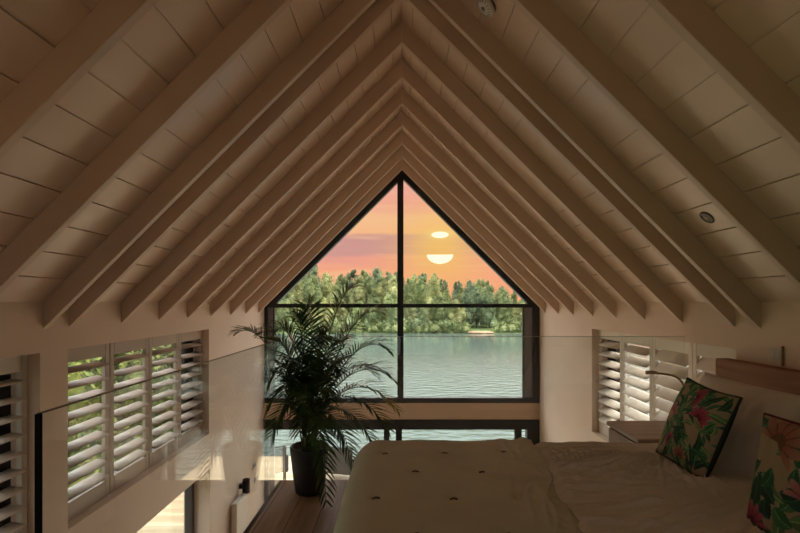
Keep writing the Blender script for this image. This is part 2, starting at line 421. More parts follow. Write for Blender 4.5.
for i in range(4): shutter(1, a+wdt*i, a+wdt*(i+1), math.radians([58,56,32,26][i]), rl[i], 'louvered shutters on the right wall', M['shut'])
for s,wins in ((-1,LWIN),(1,RWIN)):
    for k,(a,b) in enumerate(wins):
        pass

# ------------------------------------------------------------------ glass balustrade
def glass_panel(label, x0,x1,y0,y1):
    t = empty('glass_balustrade', ((x0+x1)/2,(y0+y1)/2,0)); tag(t, label, 'balustrade', 'frameless glass balustrades round the loft')
    def p(n,bm,m): 
        bmesh.ops.translate(bm, vec=-t.location, verts=bm.verts[:]); return obj(n,bm,m,t)
    return t,p
t,p = glass_panel('clear glass balustrade along the left loft edge beside the palm', -.935,-.92,1.22,3.70)
p('glass_sheet', boxes((-.930,-.918,1.225,3.70,.0,1.095)), M['rail'])
p('edge_strip', boxes((-.931,-.917,1.216,1.2245,.0,1.0955)), M['black'])
p('top_edge', boxes((-.9295,-.9185,1.224,3.70,1.095,1.0975)), M['railcap'])
p('floor_channel', boxes((-.95,-.9205,1.225,3.72,-.2,-.0)), M['black'])
t,p = glass_panel('clear glass balustrade across the far loft end behind the bed', -.92,W,3.70,3.715)
p('glass_sheet', boxes((-.915,W-.005,3.725,3.737,-.05,1.11)), M['rail'])
p('top_edge', boxes((-.915,W-.005,3.7255,3.7365,1.11,1.1135)), mat('glass_edge_pale',(.5,.52,.48),rough=.2))
p('floor_channel', boxes((-.915,W-.005,3.7205,3.745,-.2,-.05)), M['black'])

# ------------------------------------------------------------------ bed
BX0,BX1,BY0,BY1,BZ = -.17,2.06,.75,2.60,.60
bed = empty('bed', (1,1.7,0)); tag(bed, 'large double bed with plain oak headboard against right wall', 'bed')
def bp(n,bm,m):
    bmesh.ops.translate(bm, vec=-bed.location, verts=bm.verts[:]); return obj(n,bm,m,bed)
bp('headboard', boxes((2.10,2.19,.55,3.22,.12,1.005), bev=.006), M['headb'])
bp('bed_base', boxes((.02,2.09,BY0+.08,BY1-.08,.08,.30), bev=.02), M['bedbase'])
for lx in (.1,1.98):
    for ly in (BY0+.16,BY1-.16): bp('leg', boxes((lx-.03,lx+.03,ly-.03,ly+.03,0,.085)), M['black'])
o = obj('mattress', boxes((0.02,2.08,BY0+.07,BY1-.07,.302,.50), bev=.04), M['mattress']); tag(o,'thick mattress hidden under the bedding on the oak bed','mattress')

def drape(name, x0,x1,y0,y1, top, drop, rx, ry, m, nx, ny, wr, edge_x1=True, thick=.0):
    """cloth laid over a block: rounded shoulders, hanging sides on x0, y0, y1"""
    def prof(s, lo, hi, r, hang_lo, hang_hi):
        # s arc length measured from lo ; returns (coord, drop, side)
        q = PI/2*r
        if s < r and hang_lo:
            a = (r-s)
            if a > q:
                return lo, r+(a-q), -1
            th = a/r; return lo+r-r*math.sin(th), r-r*math.cos(th), -1
        if s > (hi-lo)-r and hang_hi:
            a = s-((hi-lo)-r)
            if a > q: return hi, r+(a-q), 1
            th=a/r; return hi-r+r*math.sin(th), r-r*math.cos(th), 1
        return lo+s, 0, 0
    q = PI/2
    sx0 = rx-(q*rx+drop-rx); sx1 = (x1-x0) + (0 if edge_x1 else 0)
    sy0 = ry-(q*ry+drop-ry); sy1 = (y1-y0)-ry+(q*ry+drop-ry)
    V=[];Fc=[]
    for i in range(nx+1):
        s = sx0+(sx1-sx0)*i/nx
        for j in range(ny+1):
            t = sy0+(sy1-sy0)*j/ny
            x,dx,_ = prof(s,x0,x1,rx,True,False)
            y,dy,sd = prof(t,y0,y1,ry,True,True)
            d = (dx**3+dy**3)**(1/3) if dx>0 and dy>0 else dx+dy
            d = min(d, drop+.0)
            # round the plan corner
            if dx>0 and dy>0:
                k=.35*min(dx,dy); x += k*min(1,rx/.1); y -= sd*k
            z = top-d
            ox,oy,oz = wr(x,y,dx,dy)
            V.append((x+ox,y+oy,z+oz))
    for i in range(nx):
        for j in range(ny):
            a=i*(ny+1)+j; Fc.append((a,a+ny+1,a+ny+2,a+1))
    o = pyobj(name,V,Fc,m,smooth=True)
    md = o.modifiers.new('thick','SOLIDIFY'); md.thickness = thick or .01; md.offset=-1
    return o

def ridge(v): return (1-abs(v))**3
def fan(x,y,px,py,fr,seed):
    r=math.hypot(x-px,y-py); a=math.atan2(y-py,px-x)
    w=noise.noise(Vector((x*1.5,y*1.5,seed)))*.10
    n=noise.noise(Vector(((a+w)*fr, r*1.1, seed)))
    n2=noise.noise(Vector(((a-w)*fr*2.1, r*1.8, seed+4)))
    k=min(1,r/.35)
    return k*(.036*ridge(n*2.2)+.018*ridge(n2*2.4))
def wr_duvet(x,y,dx,dy):
    p = Vector((x,y,0))
    b=max(0,min(1,(y-1.85)/.4))
    z = b*fan(x,y,1.34,2.44,12,3)+(1-b)*fan(x,y,1.55,1.95,11,7)
    c=math.exp(-((y-1.55)/.3)**2)*.6
    z = z*(1-c)+c*(.03*ridge(noise.noise(Vector((x*1.1,(y+x*.1)*9,2)))*2))
    z *= .25+.75*max(0,min(1,(BY1-.02-y)/.22))
    z += .008*noise.noise(p*2.5)-.014
    xe=.72+(y-1.62)*.13-.125; under = max(0,min(1,(xe+.03-x)/.09)); z = z*(1-under) - .05*under
    for cx,cy in ((1.34,2.24),(1.30,1.5)):
        d=math.hypot(x-cx,y-cy); z -= .015*math.exp(-(d/.14)**2)
    return (0,0,z*(1 if dx+dy<.05 else .4))
duvet = drape('duvet', BX0+.12,2.06,BY0,BY1+.02, .636,.34,.05,.045, M['duvet'], 340,320, wr_duvet, thick=.03)
tag(duvet, 'crumpled off-white linen duvet spread over the bed', 'duvet')

TUFTS=[]
for r,(ty,off) in enumerate(((2.42,-.085),(2.145,.06),(1.86,-.10),(1.57,.05),(1.28,-.10),(.99,.05))):
    for k in range(-1,3):
        tx = off+.3*k
        if -.13 < tx < .62: TUFTS.append((tx,ty))
def wr_quilt(x,y,dx,dy):
    z = .010*noise.noise(Vector((x*2.5,y*2.5,7)))+.004*noise.noise(Vector((x*9,y*9,2)))
    for tx,ty in TUFTS:
        d2=(x-tx)**2+(y-ty)**2
        if d2<.03: z -= .016*math.exp(-d2/.0007)+.006*math.exp(-d2/.006)
    # folds close to the free edge
    k = max(0,min(1,(x-.38)/.3))
    n1 = noise.noise(Vector(((x-y*.25)*11, (y+x*.8)*3.0, 4)))
    n2 = noise.noise(Vector((x*6, (y+x*.6)*14, 8)))
    z += k*(.015*ridge(n1*1.5)+.008*ridge(n2*1.5)-.006)
    out = .012*noise.noise(Vector((y*5,x*2,1))) if dx>0.03 else 0
    return (out,0,z if dx+dy<.1 else z*.5)
QX1=.72
quilt = drape('quilt', -.265,QX1,BY0-.03,BY1+.065, .635,.42,.16,.09, M['quilt'], 170,220, wr_quilt, thick=.022)
for v in quilt.data.vertices:      # free edge runs slightly askew and lies down on the duvet
    u = max(0,(v.co.x-.30)/(QX1-.30))
    v.co.x += u*((v.co.y-1.62)*.13-.125+.02*math.sin(v.co.y*9))
    if v.co.y < BY1 and v.co.z>.5: v.co.z -= .022*max(0,u-.8)*5*.6
tag(quilt, 'sage beige tufted quilt folded over the foot of the bed', 'quilt')
quilt_root=quilt
tb = None
for tx,ty in TUFTS:
    bm = bmesh.new()
    for k in range(3):
        a = R.uniform(-.25,.25); l=.016
        tube(bm, [(-l*math.cos(a),-l*math.sin(a)+k*.004-.004,0.0),(0,k*.004-.004,.005),(l*math.cos(a),l*math.sin(a)+k*.004-.004,0.0)], .0022, 6)
    z = .635-.022+wr_quilt(tx,ty,0,0)[2]+.0265
    obj('tuft', bm, M['tuft'], quilt, loc=(tx,ty,z))

# pillows and cushions ------------------------------------------------
def cushion(name, w, h, th, m, cx, cy, cz, lean, yaw, roll=0, n=56, label=None, cat=None, group=None, col=None, power=.42, pinch=.10, wrk=.004, dent=0):
    """flat in local XY (x = width, y = height), thick along z.  Local z ends up facing -X (towards the room)."""
    V=[];Fc=[]
    def idx(s,i,j): return s*(n+1)*(n+1)+i*(n+1)+j
    for s in (0,1):
        for i in range(n+1):
            for j in range(n+1):
                u=-1+2*i/n; v=-1+2*j/n
                k = max(0,(1-u**4))*max(0,(1-v**4))
                t = th/2*(max(0,(1-u*u)*(1-v*v))**power)
                # edges bow inwards between the corners
                x = u*w/2*(1-pinch*(1-v*v)*abs(u)**3) ; y = v*h/2*(1-pinch*(1-u*u)*abs(v)**3)
                zz = (t if s==0 else -t)
                nz = noise.noise(Vector((x*9,y*9,s*5+cx*3)))*wrk*2+noise.noise(Vector((x*25,y*12,s*5+cy)))*wrk
                if dent and s==0: zz -= dent*math.exp(-((x/.12)**2+((y-.1)/.12)**2))
                V.append((x,y,zz+nz*k))
    for s in (0,1):
        for i in range(n):
            for j in range(n):
                q=(idx(s,i,j),idx(s,i+1,j),idx(s,i+1,j+1),idx(s,i,j+1))
                Fc.append(q if s==0 else q[::-1])
    o = pyobj(name,V,Fc,m,smooth=True)
    if col:
        at_ = o.data.color_attributes.new('print','FLOAT_COLOR','POINT')
        for k,v in enumerate(o.data.vertices):
            at_.data[k].color = (*col(v.co.x/w, v.co.y/h, k>=(n+1)*(n+1)),1)
    # basis: local x -> -Y (image right = nearer camera), local y -> up leaning to +X, local z -> -X
    ex = Vector((0,-1,0)); ey=Vector((math.sin(lean),0,math.cos(lean))); ez=ex.cross(ey)
    m3 = Matrix((ex,ey,ez)).transposed()
    m3 = Matrix.Rotation(yaw,3,'Z') @ m3 @ Matrix.Rotation(roll,3,'Z')
    o.matrix_world = Matrix.Translation((cx,cy,cz)) @ m3.to_4x4()
    tag(o,label,cat,group)
    # edge piping path, local
    return o
def piping(o, w, h, pinch, m, r=.005, name='piping'):
    pts=[]
    K=20
    def P(u,v): return (u*w/2*(1-pinch*(1-v*v)*abs(u)**3), v*h/2*(1-pinch*(1-u*u)*abs(v)**3), 0)
    for k in range(K): pts.append(P(-1+2*k/K,-1))
    for k in range(K): pts.append(P(1,-1+2*k/K))
    for k in range(K): pts.append(P(1-2*k/K,1))
    for k in range(K): pts.append(P(-1,1-2*k/K))
    pts.append(pts[0])
    bm=bmesh.new(); tube(bm, pts, r, 6)
    return obj(name, bm, m, o, smooth=True)

# floral print: leaves and protea flowers, painted as plain cloth colours
def make_print(seed, flowers, nleaf, broad=False):
    rr = random.Random(seed); LV=[]
    greens=[(.03,.10,.05),(.05,.15,.06),(.11,.20,.08),(.02,.06,.04)]
    for k in range(nleaf):
        LV.append((rr.uniform(-.5,.5), rr.uniform(-.5,.5), rr.uniform(0,PI*2), rr.uniform(.14,.30), rr.uniform(.045,.075) if broad else rr.uniform(.016,.036), rr.choice(greens)))
    def f(x,y,back):
        if back: return (.025,.045,.035)
        c=(.40,.315,.20)
        for lx,ly,a,l,wd,g in LV:
            dx,dy=x-lx,y-ly; ca,sa=math.cos(a),math.sin(a)
            t=(dx*ca+dy*sa)/l; q=(-dx*sa+dy*ca)
            if 0<t<1:
                q -= .03*math.sin(t*PI)
                hw=wd*math.sin(PI*t)**.8
                if abs(q)<hw:
                    c = g if abs(q)>.004 else tuple(min(1,v*2.4) for v in g)
                    if q>0: c=tuple(v*1.35 for v in c)
        for fx,fy,a0,rad,kind in flowers:
            dx,dy=x-fx,y-fy; d=math.hypot(dx,dy); th=math.atan2(dy,dx)-a0
            th=(th+PI)%(2*PI)-PI
            if d<rad:
                pet = abs(math.sin(th*6)) ; lim = rad*(.65+.35*pet)
                if abs(th)<1.9 and d<lim:
                    base=[(.34,.03,.07),(.40,.09,.13),(.30,.09,.07)][kind]; tip=[(.48,.14,.19),(.52,.27,.24),(.42,.24,.16)][kind]
                    k=(d/rad)**1.5; c=tuple(base[i]*(1-k)+tip[i]*k for i in range(3))
                    if pet<.25: c=tuple(v*.45 for v in c)
                    if d<rad*.3: c=[(.14,.03,.06),(.55,.40,.18),(.16,.08,.04)][kind]
        return c
    return f
c1 = cushion('floral_cushion', .40,.40,.14, M['floral'], 1.346,2.205,.804, math.radians(21), math.radians(-1), math.radians(-3), n=150,
    label='floral cushion with pink proteas leaning on far white pillow', cat='cushion', group='floral scatter cushions on the bed',
    col=make_print(3, [(-.28,.02,2.2,.17,1),(.22,.12,1.2,.15,0),(.02,.33,.5,.14,0),(.12,-.36,1.6,.13,2),(-.1,-.25,2.6,.1,0)], 170), power=.45, pinch=.07)
piping(c1,.40,.40,.07,M['piping'],.006)
c2 = cushion('floral_cushion', .46,.43,.15, M['floral'], 1.27,1.465,.785, math.radians(14), math.radians(6), math.radians(3), n=150,
    label='floral cushion with large round leaves, cut by the right picture edge', cat='cushion', group='floral scatter cushions on the bed',
    col=make_print(11, [(-.25,.30,1.0,.24,2),(-.38,-.35,1.9,.17,0),(.1,-.05,1.2,.2,1),(.3,.35,.4,.16,0),(.25,-.35,2,.16,0)], 60, True), power=.45, pinch=.07)
piping(c2,.46,.43,.07,M['pipingr'],.006)
PW,PH=.74,.46
def pillow(cx,cy,cz,lean,yaw,label,w=PW,h=PH,th=.17,m=None):
    o = cushion('pillow', w,h,th, m or M['pillow'], cx,cy,cz, lean,yaw,0,n=50,label=label,cat='pillow',group='white pillows against the headboard',power=.38,pinch=.05,wrk=.008)
    piping(o,w,h,.05,M['pillow'],.004,'seam'); return o
pillow(1.60,2.33,.775, math.radians(24),math.radians(-2),'cream pillow directly behind the protea floral cushion')
pillow(1.56,1.46,.79, math.radians(22),math.radians(3),'cream pillow behind the floral cushion at right picture edge')
pillow(1.88,2.30,.70, math.radians(16),0,'rear white pillow at far side, standing against headboard', w=.70,h=.40,th=.14)
pillow(1.88,1.50,.70, math.radians(16),0,'rear white pillow at near side, standing against headboard', w=.70,h=.40,th=.14)

# nightstand -----------------------------------------------------------
ns = empty('nightstand', (1.75,3.0,0)); tag(ns,'pale wooden nightstand beside the bed in front of shutters','nightstand')
def np_(n,bm,m,par=ns):
    bmesh.ops.translate(bm, vec=-ns.location, verts=bm.verts[:]); return obj(n,bm,m,par)
np_('carcass', boxes((1.39,2.095,2.80,3.21,.12,.555), bev=.004), M['night'])
np_('top', boxes((1.37,2.095,2.785,3.22,.556,.585), bev=.004), M['nighttop'])
dr = np_('drawer', boxes((1.375,1.392,2.815,3.195,.34,.545), bev=.002), M['night'])
bm=bmesh.new(); tube(bm,[(-.40,0,.44),(-.375,0,.44)],.012,12); obj('knob',bm,M['bronze'],dr)
for a,b in ((1.43,2.83),(2.05,2.83),(1.43,3.18),(2.05,3.18)): np_('leg', boxes((a-.02,a+.02,b-.02,b+.02,0,.12)), M['night'])

# reading lamp ----------------------------------------------------------
rl_ = empty('reading_lamp', (2.098,2.86,.70)); tag(rl_,'slim bronze gooseneck reading lamp reaching out from the headboard','reading lamp')
def rp(n,bm,m):
    bmesh.ops.translate(bm, vec=-rl_.location, verts=bm.verts[:]); return obj(n,bm,m,rl_,smooth=True)
tip = at(648,372.5,2.86); pA=at(664,374,2.84); pB=at(672,375.5,2.83); pC=at(679,379,2.82); pD=at(684,386,2.81); pE=at(690,398,2.80)
pts=[(2.08,2.86,.70),(1.98,2.85,.70),(1.85,2.83,.71),(1.75,2.81,.745),pE,pD,pC,pB,pA,tip]
# smooth
def catmull(P, k=6):
    P=[Vector(p) for p in P]; out=[]
    for i in range(len(P)-1):
        a=P[max(i-1,0)];b=P[i];c=P[i+1];d=P[min(i+2,len(P)-1)]
        for j in range(k):
            t=j/k; out.append(.5*((2*b)+(c-a)*t+(2*a-5*b+4*c-d)*t*t+(-a+3*b-3*c+d)*t**3))
    out.append(P[-1]); return out
bm=bmesh.new(); tube(bm,catmull(pts),.0065,8); rp('arm',bm,M['bronze'])
bm=bmesh.new(); tube(bm,[tip+Vector((.05,0,.0)),tip+Vector((-.012,0,.001))],.0095,12,r2=.0125); rp('lamp_head',bm,M['bronze'])
bm=bmesh.new(); tube(bm,[(2.098,2.86,.70),(2.075,2.86,.70)],.035,20); rp('mounting_plate',bm,M['bronze'])

# wall plate above headboard
sw = empty('wall_switch', (2.2,2.83,1.07)); tag(sw,'small wall switch plate above the oak headboard','switch')
obj('plate', boxes((-.008,0,-.055,.03,-.035,.035), bev=.002), M['white'], sw)
obj('rocker', boxes((-.011,-.0078,-.005,.018,-.02,.02)), M['white'], sw)
obj('rocker', boxes((-.011,-.0078,-.042,-.018,-.02,.02)), M['white'], sw)
obj('side_bar', boxes((-.010,0,-.066,-.0555,-.06,.055)), M['night'], sw)

# ceiling fittings -------------------------------------------------------
def on_slope(s, x, y):   # matrix with local z pointing away from boards into the room
    nrm = Vector((-s*1,0,-1)).normalized(); ex=Vector((0,1,0)); ey=nrm.cross(ex)
    m3=Matrix((ex,ey,nrm)).transposed()
    return Matrix.Translation((s*x,y,3.58-x)) @ m3.to_4x4()
sd = empty('smoke_detector'); sd.matrix_world = on_slope(1,.495,2.74); tag(sd,'round white smoke detector between rafters on right slope','smoke detector')
bm=bmesh.new(); lathe(bm,[(0,.0),(.056,.0),(.056,.012),(.050,.014),(.050,.018),(0,.018)],36); obj('base_ring',bm,M['jamb'],sd)
bm=bmesh.new(); lathe(bm,[(0,.018),(.062,.018),(.064,.026),(.060,.036),(.045,.044),(.030,.046),(.028,.043),(0,.043)],40); obj('cover',bm,M['white'],sd,smooth=False)
bm=bmesh.new()
for k in range(16):
    a=2*PI*k/16; c,s_=math.cos(a),math.sin(a)
    tube(bm,[(.040*c,.040*s_,.0465),(.055*c,.055*s_,.0395)],.002,5)
obj('vent_slots',bm,M['jamb'],sd)
bm=bmesh.new(); lathe(bm,[(0,.043),(.012,.043),(.012,.048),(0,.049)],16); obj('test_button',bm,M['spot'],sd)
dl = empty('ceiling_downlight'); dl.matrix_world = on_slope(1,1.722,2.71); tag(dl,'small recessed downlight between rafters on right slope','downlight')
bm=bmesh.new(); lathe(bm,[(.030,.0005),(.044,.0005),(.044,.004),(.038,.007),(.031,.005),(.030,.0005)],32); obj('trim_ring',bm,M['spot'],dl,smooth=False)
bm=bmesh.new(); lathe(bm,[(0,.0005),(.030,.0005),(.029,.003),(0,.003)],32); obj('lamp_face',bm,M['spotin'],dl)
bm=bmesh.new(); lathe(bm,[(0,.003),(.013,.003),(.012,.006),(0,.007)],24); obj('lens',bm,M['spot'],dl)

# lower left wall fittings -------------------------------------------------
sc = empty('wall_light', (-2.2,6.5,-1.11)); tag(sc,'dark bronze cylinder wall light on the lower left wall','wall light')
bm=bmesh.new(); lathe(bm,[(0,-.09),(.05,-.09),(.05,.09),(.046,.09),(.046,.07),(0,.07)],28,Matrix.Translation((.09,0,0))); obj('cylinder_shade',bm,M['sconce'],sc)
obj('wall_bracket', boxes((0,.045,-.03,.03,-.03,.03)), M['sconce'], sc)
rd = empty('radiator', (-2.2,6.1,ZG)); tag(rd,'flat white upright radiator on lower left wall below the bronze light','radiator')
obj('panel', boxes((.03,.10,0,.42,.12,1.43), bev=.008), M['radi'], rd)
obj('wall_bracket', boxes((.002,.03,.1,.14,.2,1.2),(.002,.03,.3,.34,.2,1.2)), M['white'], rd)
for py,pz,l in ((7.12,-1.05,'upper wall switch plate on lower left wall near the doors'),(7.22,-1.28,'lower wall switch plate on lower left wall near the doors')):
    s_=empty('wall_switch', (-2.2,py,pz)); tag(s_,l,'switch')
    obj('plate', boxes((0,.012,-.07,.07,-.05,.05),bev=.003), M['white'], s_); obj('rocker', boxes((.012,.018,-.05,.05,-.02,.03)), M['jamb'], s_)

# ------------------------------------------------------------------ palm
px_,py_ = -.672,3.50
pot = empty('potted_palm',(px_,py_,0)); tag(pot,'tall areca palm in a charcoal pot at far loft edge','potted palm')
bm=bmesh.new(); lathe(bm,[(0,0),(.098,0),(.104,.008),(.118,.10),(.132,.22),(.141,.30),(.143,.325),(.139,.335),(.128,.335),(.125,.29),(0,.29)],48); obj('pot',bm,M['pot'],pot,smooth=False)
for p in pot.children[0].data.polygons: p.use_smooth = True
bm=bmesh.new(); lathe(bm,[(0,.29),(.124,.29),(.124,.296),(.05,.302),(0,.304)],32); obj('soil',bm,M['soil'],pot)
def frond(tipw, lift, yel=False, ll=.22, npair=30, droop=.5, base=None):
    B = Vector(base) if base else Vector((px_+R.uniform(-.05,.05), py_+R.uniform(-.05,.05), .295))
    T = Vector(tipw)
    C1 = B.lerp(T,.12); C1.z = B.z+(max(T.z,B.z)-B.z)*.45+lift*.8
    C2 = B.lerp(T,.62); C2.z = max(T.z,B.z+.1)+lift
    def bez(t): return (1-t)**3*B+3*(1-t)**2*t*C1+3*(1-t)*t*t*C2+t**3*T
    V=[];Fc=[]
    bm=bmesh.new(); K=16
    tube(bm,[bez(k/K)-Vector((px_,py_,0)) for k in range(K+1)],.0065,6,r2=.0015)
    fr = obj('frond_stem',bm,M['stem'],pot,smooth=True)
    for k in range(npair):
        t = .30+.70*(k+.5)/npair
        p = bez(t); tg=(bez(min(1,t+.01))-bez(t-.01)).normalized()
        side = tg.cross(Vector((0,0,1)))
        if side.length<.1: side=Vector((1,0,0))
        side.normalize(); up=side.cross(tg)
        u=(t-.30)/.70
        L = ll*(math.sin(PI*(.16+.72*u))**.8)*R.uniform(.85,1.1)
        for s in (-1,1):
            ang = .62+.38*(1-u)+R.uniform(-.08,.08)
            d = (tg*math.cos(ang)+side*s*math.sin(ang)+up*(.28+R.uniform(-.1,.1))).normalized()
            wd=.0062*R.uniform(.85,1.1); wv=tg.cross(d).cross(d).normalized() if True else tg
            n0=len(V); seg=4; P=p.copy(); dd=d.copy()
            for q in range(seg+1):
                w = wd*[.45,1,1,.7,.04][q]
                a = tg*.75+up*.1; a=(a-a.dot(dd)*dd).normalized()
                V.append(tuple(P+a*w-Vector((px_,py_,0)))); V.append(tuple(P-a*w-Vector((px_,py_,0))))
                P = P+dd*(L/seg); dd=(dd+Vector((0,0,-droop*.30))).normalized()
            for q in range(seg): Fc.append((n0+2*q,n0+2*q+1,n0+2*q+3,n0+2*q+2))
    V2=[]
    for v in V:   # keep blades inside the balustrades and off the floor
        x,y,z = v[0]+px_,v[1]+py_,v[2]
        if z<1.11: x=max(x,-.908+.0*z); y=min(y,3.712)
        z=max(z,.004)
        V2.append((x-px_,y-py_,z))
    pyobj('frond',V2,Fc,M['palmy'] if yel else M['palm'],fr)
spec = [ # px, py, Y, lift, yellow, leaflet length
 (355,288,3.42,.05,1,.17),(380,313,3.35,.10,1,.17),(308,303,3.5,.08,0,.17),
 (262,333,3.42,.10,0,.19),(236,334,3.55,.15,0,.16),(278,330,3.3,.08,0,.18),
 (390,352,3.3,.20,0,.19),(397,383,3.25,.25,0,.21),(397,410,3.2,.30,1,.21),(388,430,3.15,.36,0,.21),(372,442,3.2,.34,0,.2),
 (345,345,3.0,.12,0,.19),(285,372,3.05,.22,0,.2),
 (268,385,3.25,.30,0,.2),(266,412,3.2,.32,0,.2),(272,436,3.15,.36,0,.2),
 (330,400,2.9,.30,0,.2),(305,412,2.95,.32,0,.2),
 (326,504,3.22,.40,0,.19),(352,462,3.2,.38,0,.2),(300,432,3.08,.28,0,.19),
 (375,376,3.6,.22,0,.2),(292,352,3.5,.14,0,.19),(325,335,3.55,.06,0,.18),
 (276,350,3.4,.16,0,.2),(284,395,3.0,.26,0,.2),(296,318,3.4,.07,0,.18),(340,372,3.1,.2,0,.2),(360,330,3.5,.1,0,.18),(318,440,2.95,.3,0,.18),(290,408,3.4,.3,0,.2)]
for sx_,sy_,Y_,lf,yl,ll_ in spec:
    frond(at(sx_,sy_,Y_), lf, yl, ll=ll_)

# ------------------------------------------------------------------ outside: ground, deck, lake
WZ = -3.62
struct('floor_lake_bed', boxes((-200,200,-40,78,-7,-6.5)), M['sand'])
lake = pyobj('lake', [(x,y,WZ) for x,y in ((-5.2,12.6),(-5.2,-60),(3.2,-60),(3.2,12.6),(250,-60),(250,200),(-250,200),(-250,12.6))],
             [(7,0,3,4,5,6)], M['water'])
tag(lake,'calm grey-green lake stretching out to the wooded shore','lake',kind='structure'); lake.name='ground_lake'
dk = empty('deck',(0,0,0)); 
dk2 = obj('terrace_deck', boxes((-5.2,3.2,GY+.15,12.6,ZG-.25,ZG-.05),(-5.2,-W-TH,0,GY+.15,ZG-.25,ZG-.05)), M['deck']); tag(dk2,'sunlit timber terrace decking outside the lower doors','deck',kind='structure')
bpy.data.objects.remove(dk)
g = obj('garden_ground', boxes((-60,-5.2,-40,12.6,-3.9,ZG-.12)), M['grass']); tag(g,'grassy garden ground left of the house','lawn',kind='structure')
# far shore
V=[];Fc=[];nx=120
rows=((76,WZ-.2),(77.5,WZ+.12),(79,WZ+.4),(84,WZ+.7),(120,WZ+1.5),(200,WZ+3))
for j,(yy,zz) in enumerate(rows):
    for i in range(nx+1):
        x=-200+400*i/nx; V.append((x, yy+1.5*noise.noise(Vector((x*.08,j,0)))*(1 if j<4 else 0), zz))
for j in range(len(rows)-1):
    for i in range(nx): a=j*(nx+1)+i; Fc.append((a,a+1,a+nx+2,a+nx+1))
o=pyobj('ground_far_shore',V,Fc,M['grass']); tag(o,'grassy far shore under the trees','shore',kind='structure')
bm=bmesh.new(); bmesh.ops.create_icosphere(bm,subdivisions=3,radius=1)
for v in bm.verts: v.co=Vector((v.co.x*2.2,v.co.y*1.4,v.co.z*.28))+Vector((0,0,.1*noise.noise(v.co*2)))
o=obj('sandbank',bm,M['sand'],smooth=True,loc=(12.6,77.0,WZ+.1)); tag(o,'small sandy clearing at the water edge of the far shore','sandbank')

# trees
def crown_mesh(name, h, w, blobs, seed, nl, m, lsz, lo=.12):
    rr=random.Random(seed); V=[];Fc=[]
    B=[]
    for k in range(blobs):
        t = (k+.5)/blobs; z=h*(lo+.05+(.88-lo)*t)
        rad = w*(.27*math.sin(PI*(.25+.72*t))**.9)*rr.uniform(.7,1.15)
        a=rr.uniform(0,2*PI); off=w*.36*math.sin(PI*(.15+.78*t))*rr.uniform(.15,1)
        B.append((Vector((off*math.cos(a),off*math.sin(a),z)),rad,rad*rr.uniform(1.0,2.0)))
    for c,r1,r2 in B:     # dark inner mass
        n0=len(V); nu,nv=8,5
        for i in range(nv+1):
            for j in range(nu):
                th=PI*i/nv; ph=2*PI*j/nu
                d=Vector((math.sin(th)*math.cos(ph),math.sin(th)*math.sin(ph),math.cos(th)))
                k=.55*(1+.3*noise.noise(d*2+c)); V.append(tuple(c+Vector((d.x*r1*k,d.y*r1*k,d.z*r2*k))))
        for i in range(nv):
            for j in range(nu): a=n0+i*nu+j; b=n0+i*nu+(j+1)%nu; Fc.append((a,b,b+nu,a+nu))
    for k in range(nl):
        c,r1,r2=rr.choice(B)
        d=Vector((rr.gauss(0,1),rr.gauss(0,1),rr.gauss(0,1)+.25)).normalized()
        q=rr.uniform(.7,1.3)*(1+.35*noise.noise(d*2.5+c))
        p=c+Vector((d.x*r1*q,d.y*r1*q,d.z*r2*q))
        nn=(d+Vector((rr.uniform(-.8,.8),rr.uniform(-.8,.8),rr.uniform(-.8,.8)))).normalized()
        a=nn.orthogonal().normalized(); b=nn.cross(a); th=rr.uniform(0,PI); a,b=a*math.cos(th)+b*math.sin(th),b*math.cos(th)-a*math.sin(th)
        s=lsz*rr.uniform(.6,1.3); n0=len(V)
        V += [tuple(p-a*s),tuple(p-b*s*.5+nn*s*.1),tuple(p+a*s),tuple(p+b*s*.5+nn*s*.1)]; Fc.append((n0,n0+1,n0+2,n0+3))
    me=bpy.data.meshes.new(name); me.from_pydata(V,[],Fc); me.materials.append(m); return me
def trunk_mesh(h):
    bm=bmesh.new(); tube(bm,[(0,0,-.6),(.05,0,h*.4),(0,.05,h*.8)],.16,7,r2=.05)
    me=bpy.data.meshes.new('trunk'); bm.to_mesh(me); bm.free(); me.materials.append(M['bark']); return me
kinds=[]
for k,(h,w,nb,mi) in enumerate(((10,5.0,26,0),(10,4.6,26,1),(10,5.0,28,2),(10,3.2,24,0),(10,3.4,24,1),(10,3.8,24,2))):
    kinds.append((crown_mesh('tree_crown',h,w,nb,50+k,6500,TREE[mi],.12), trunk_mesh(h), mi, w))
names=['pale yellow-green','mid green','dark green']
def tree(x,y,z,h,k,label,group,sx=1.0):
    cm,tm,mi,w=kinds[k]
    t=empty('lakeside_tree',(x,y,z)); tag(t,label,'tree',group)
    s=h/10
    for nm,me in (('crown',cm),('trunk',tm)):
        o=bpy.data.objects.new(nm,me); COL.objects.link(o); o.parent=t; o.scale=(s*sx,s*sx,s); o.rotation_euler=(0,0,R.uniform(0,6))
def zone(x,y):
    px=402+x/y*F
    if px<330: return 'left of the palm'
    if px<398: return 'left of the mullion'
    if px<470: return 'right of the mullion'
    return 'near right window frame'
def top_h(px):  # photographed skyline, pixel row of tree tops
    P=[(200,262),(275,264),(318,262),(330,272),(350,268),(375,266),(400,268),(425,270),(450,277),(470,279),(485,274),(500,283),(520,290),(600,280),(700,285)]
    for a,b in zip(P,P[1:]):
        if a[0]<=px<=b[0]: return a[1]+(b[1]-a[1])*(px-a[0])/(b[0]-a[0])
    return 275
x=-32
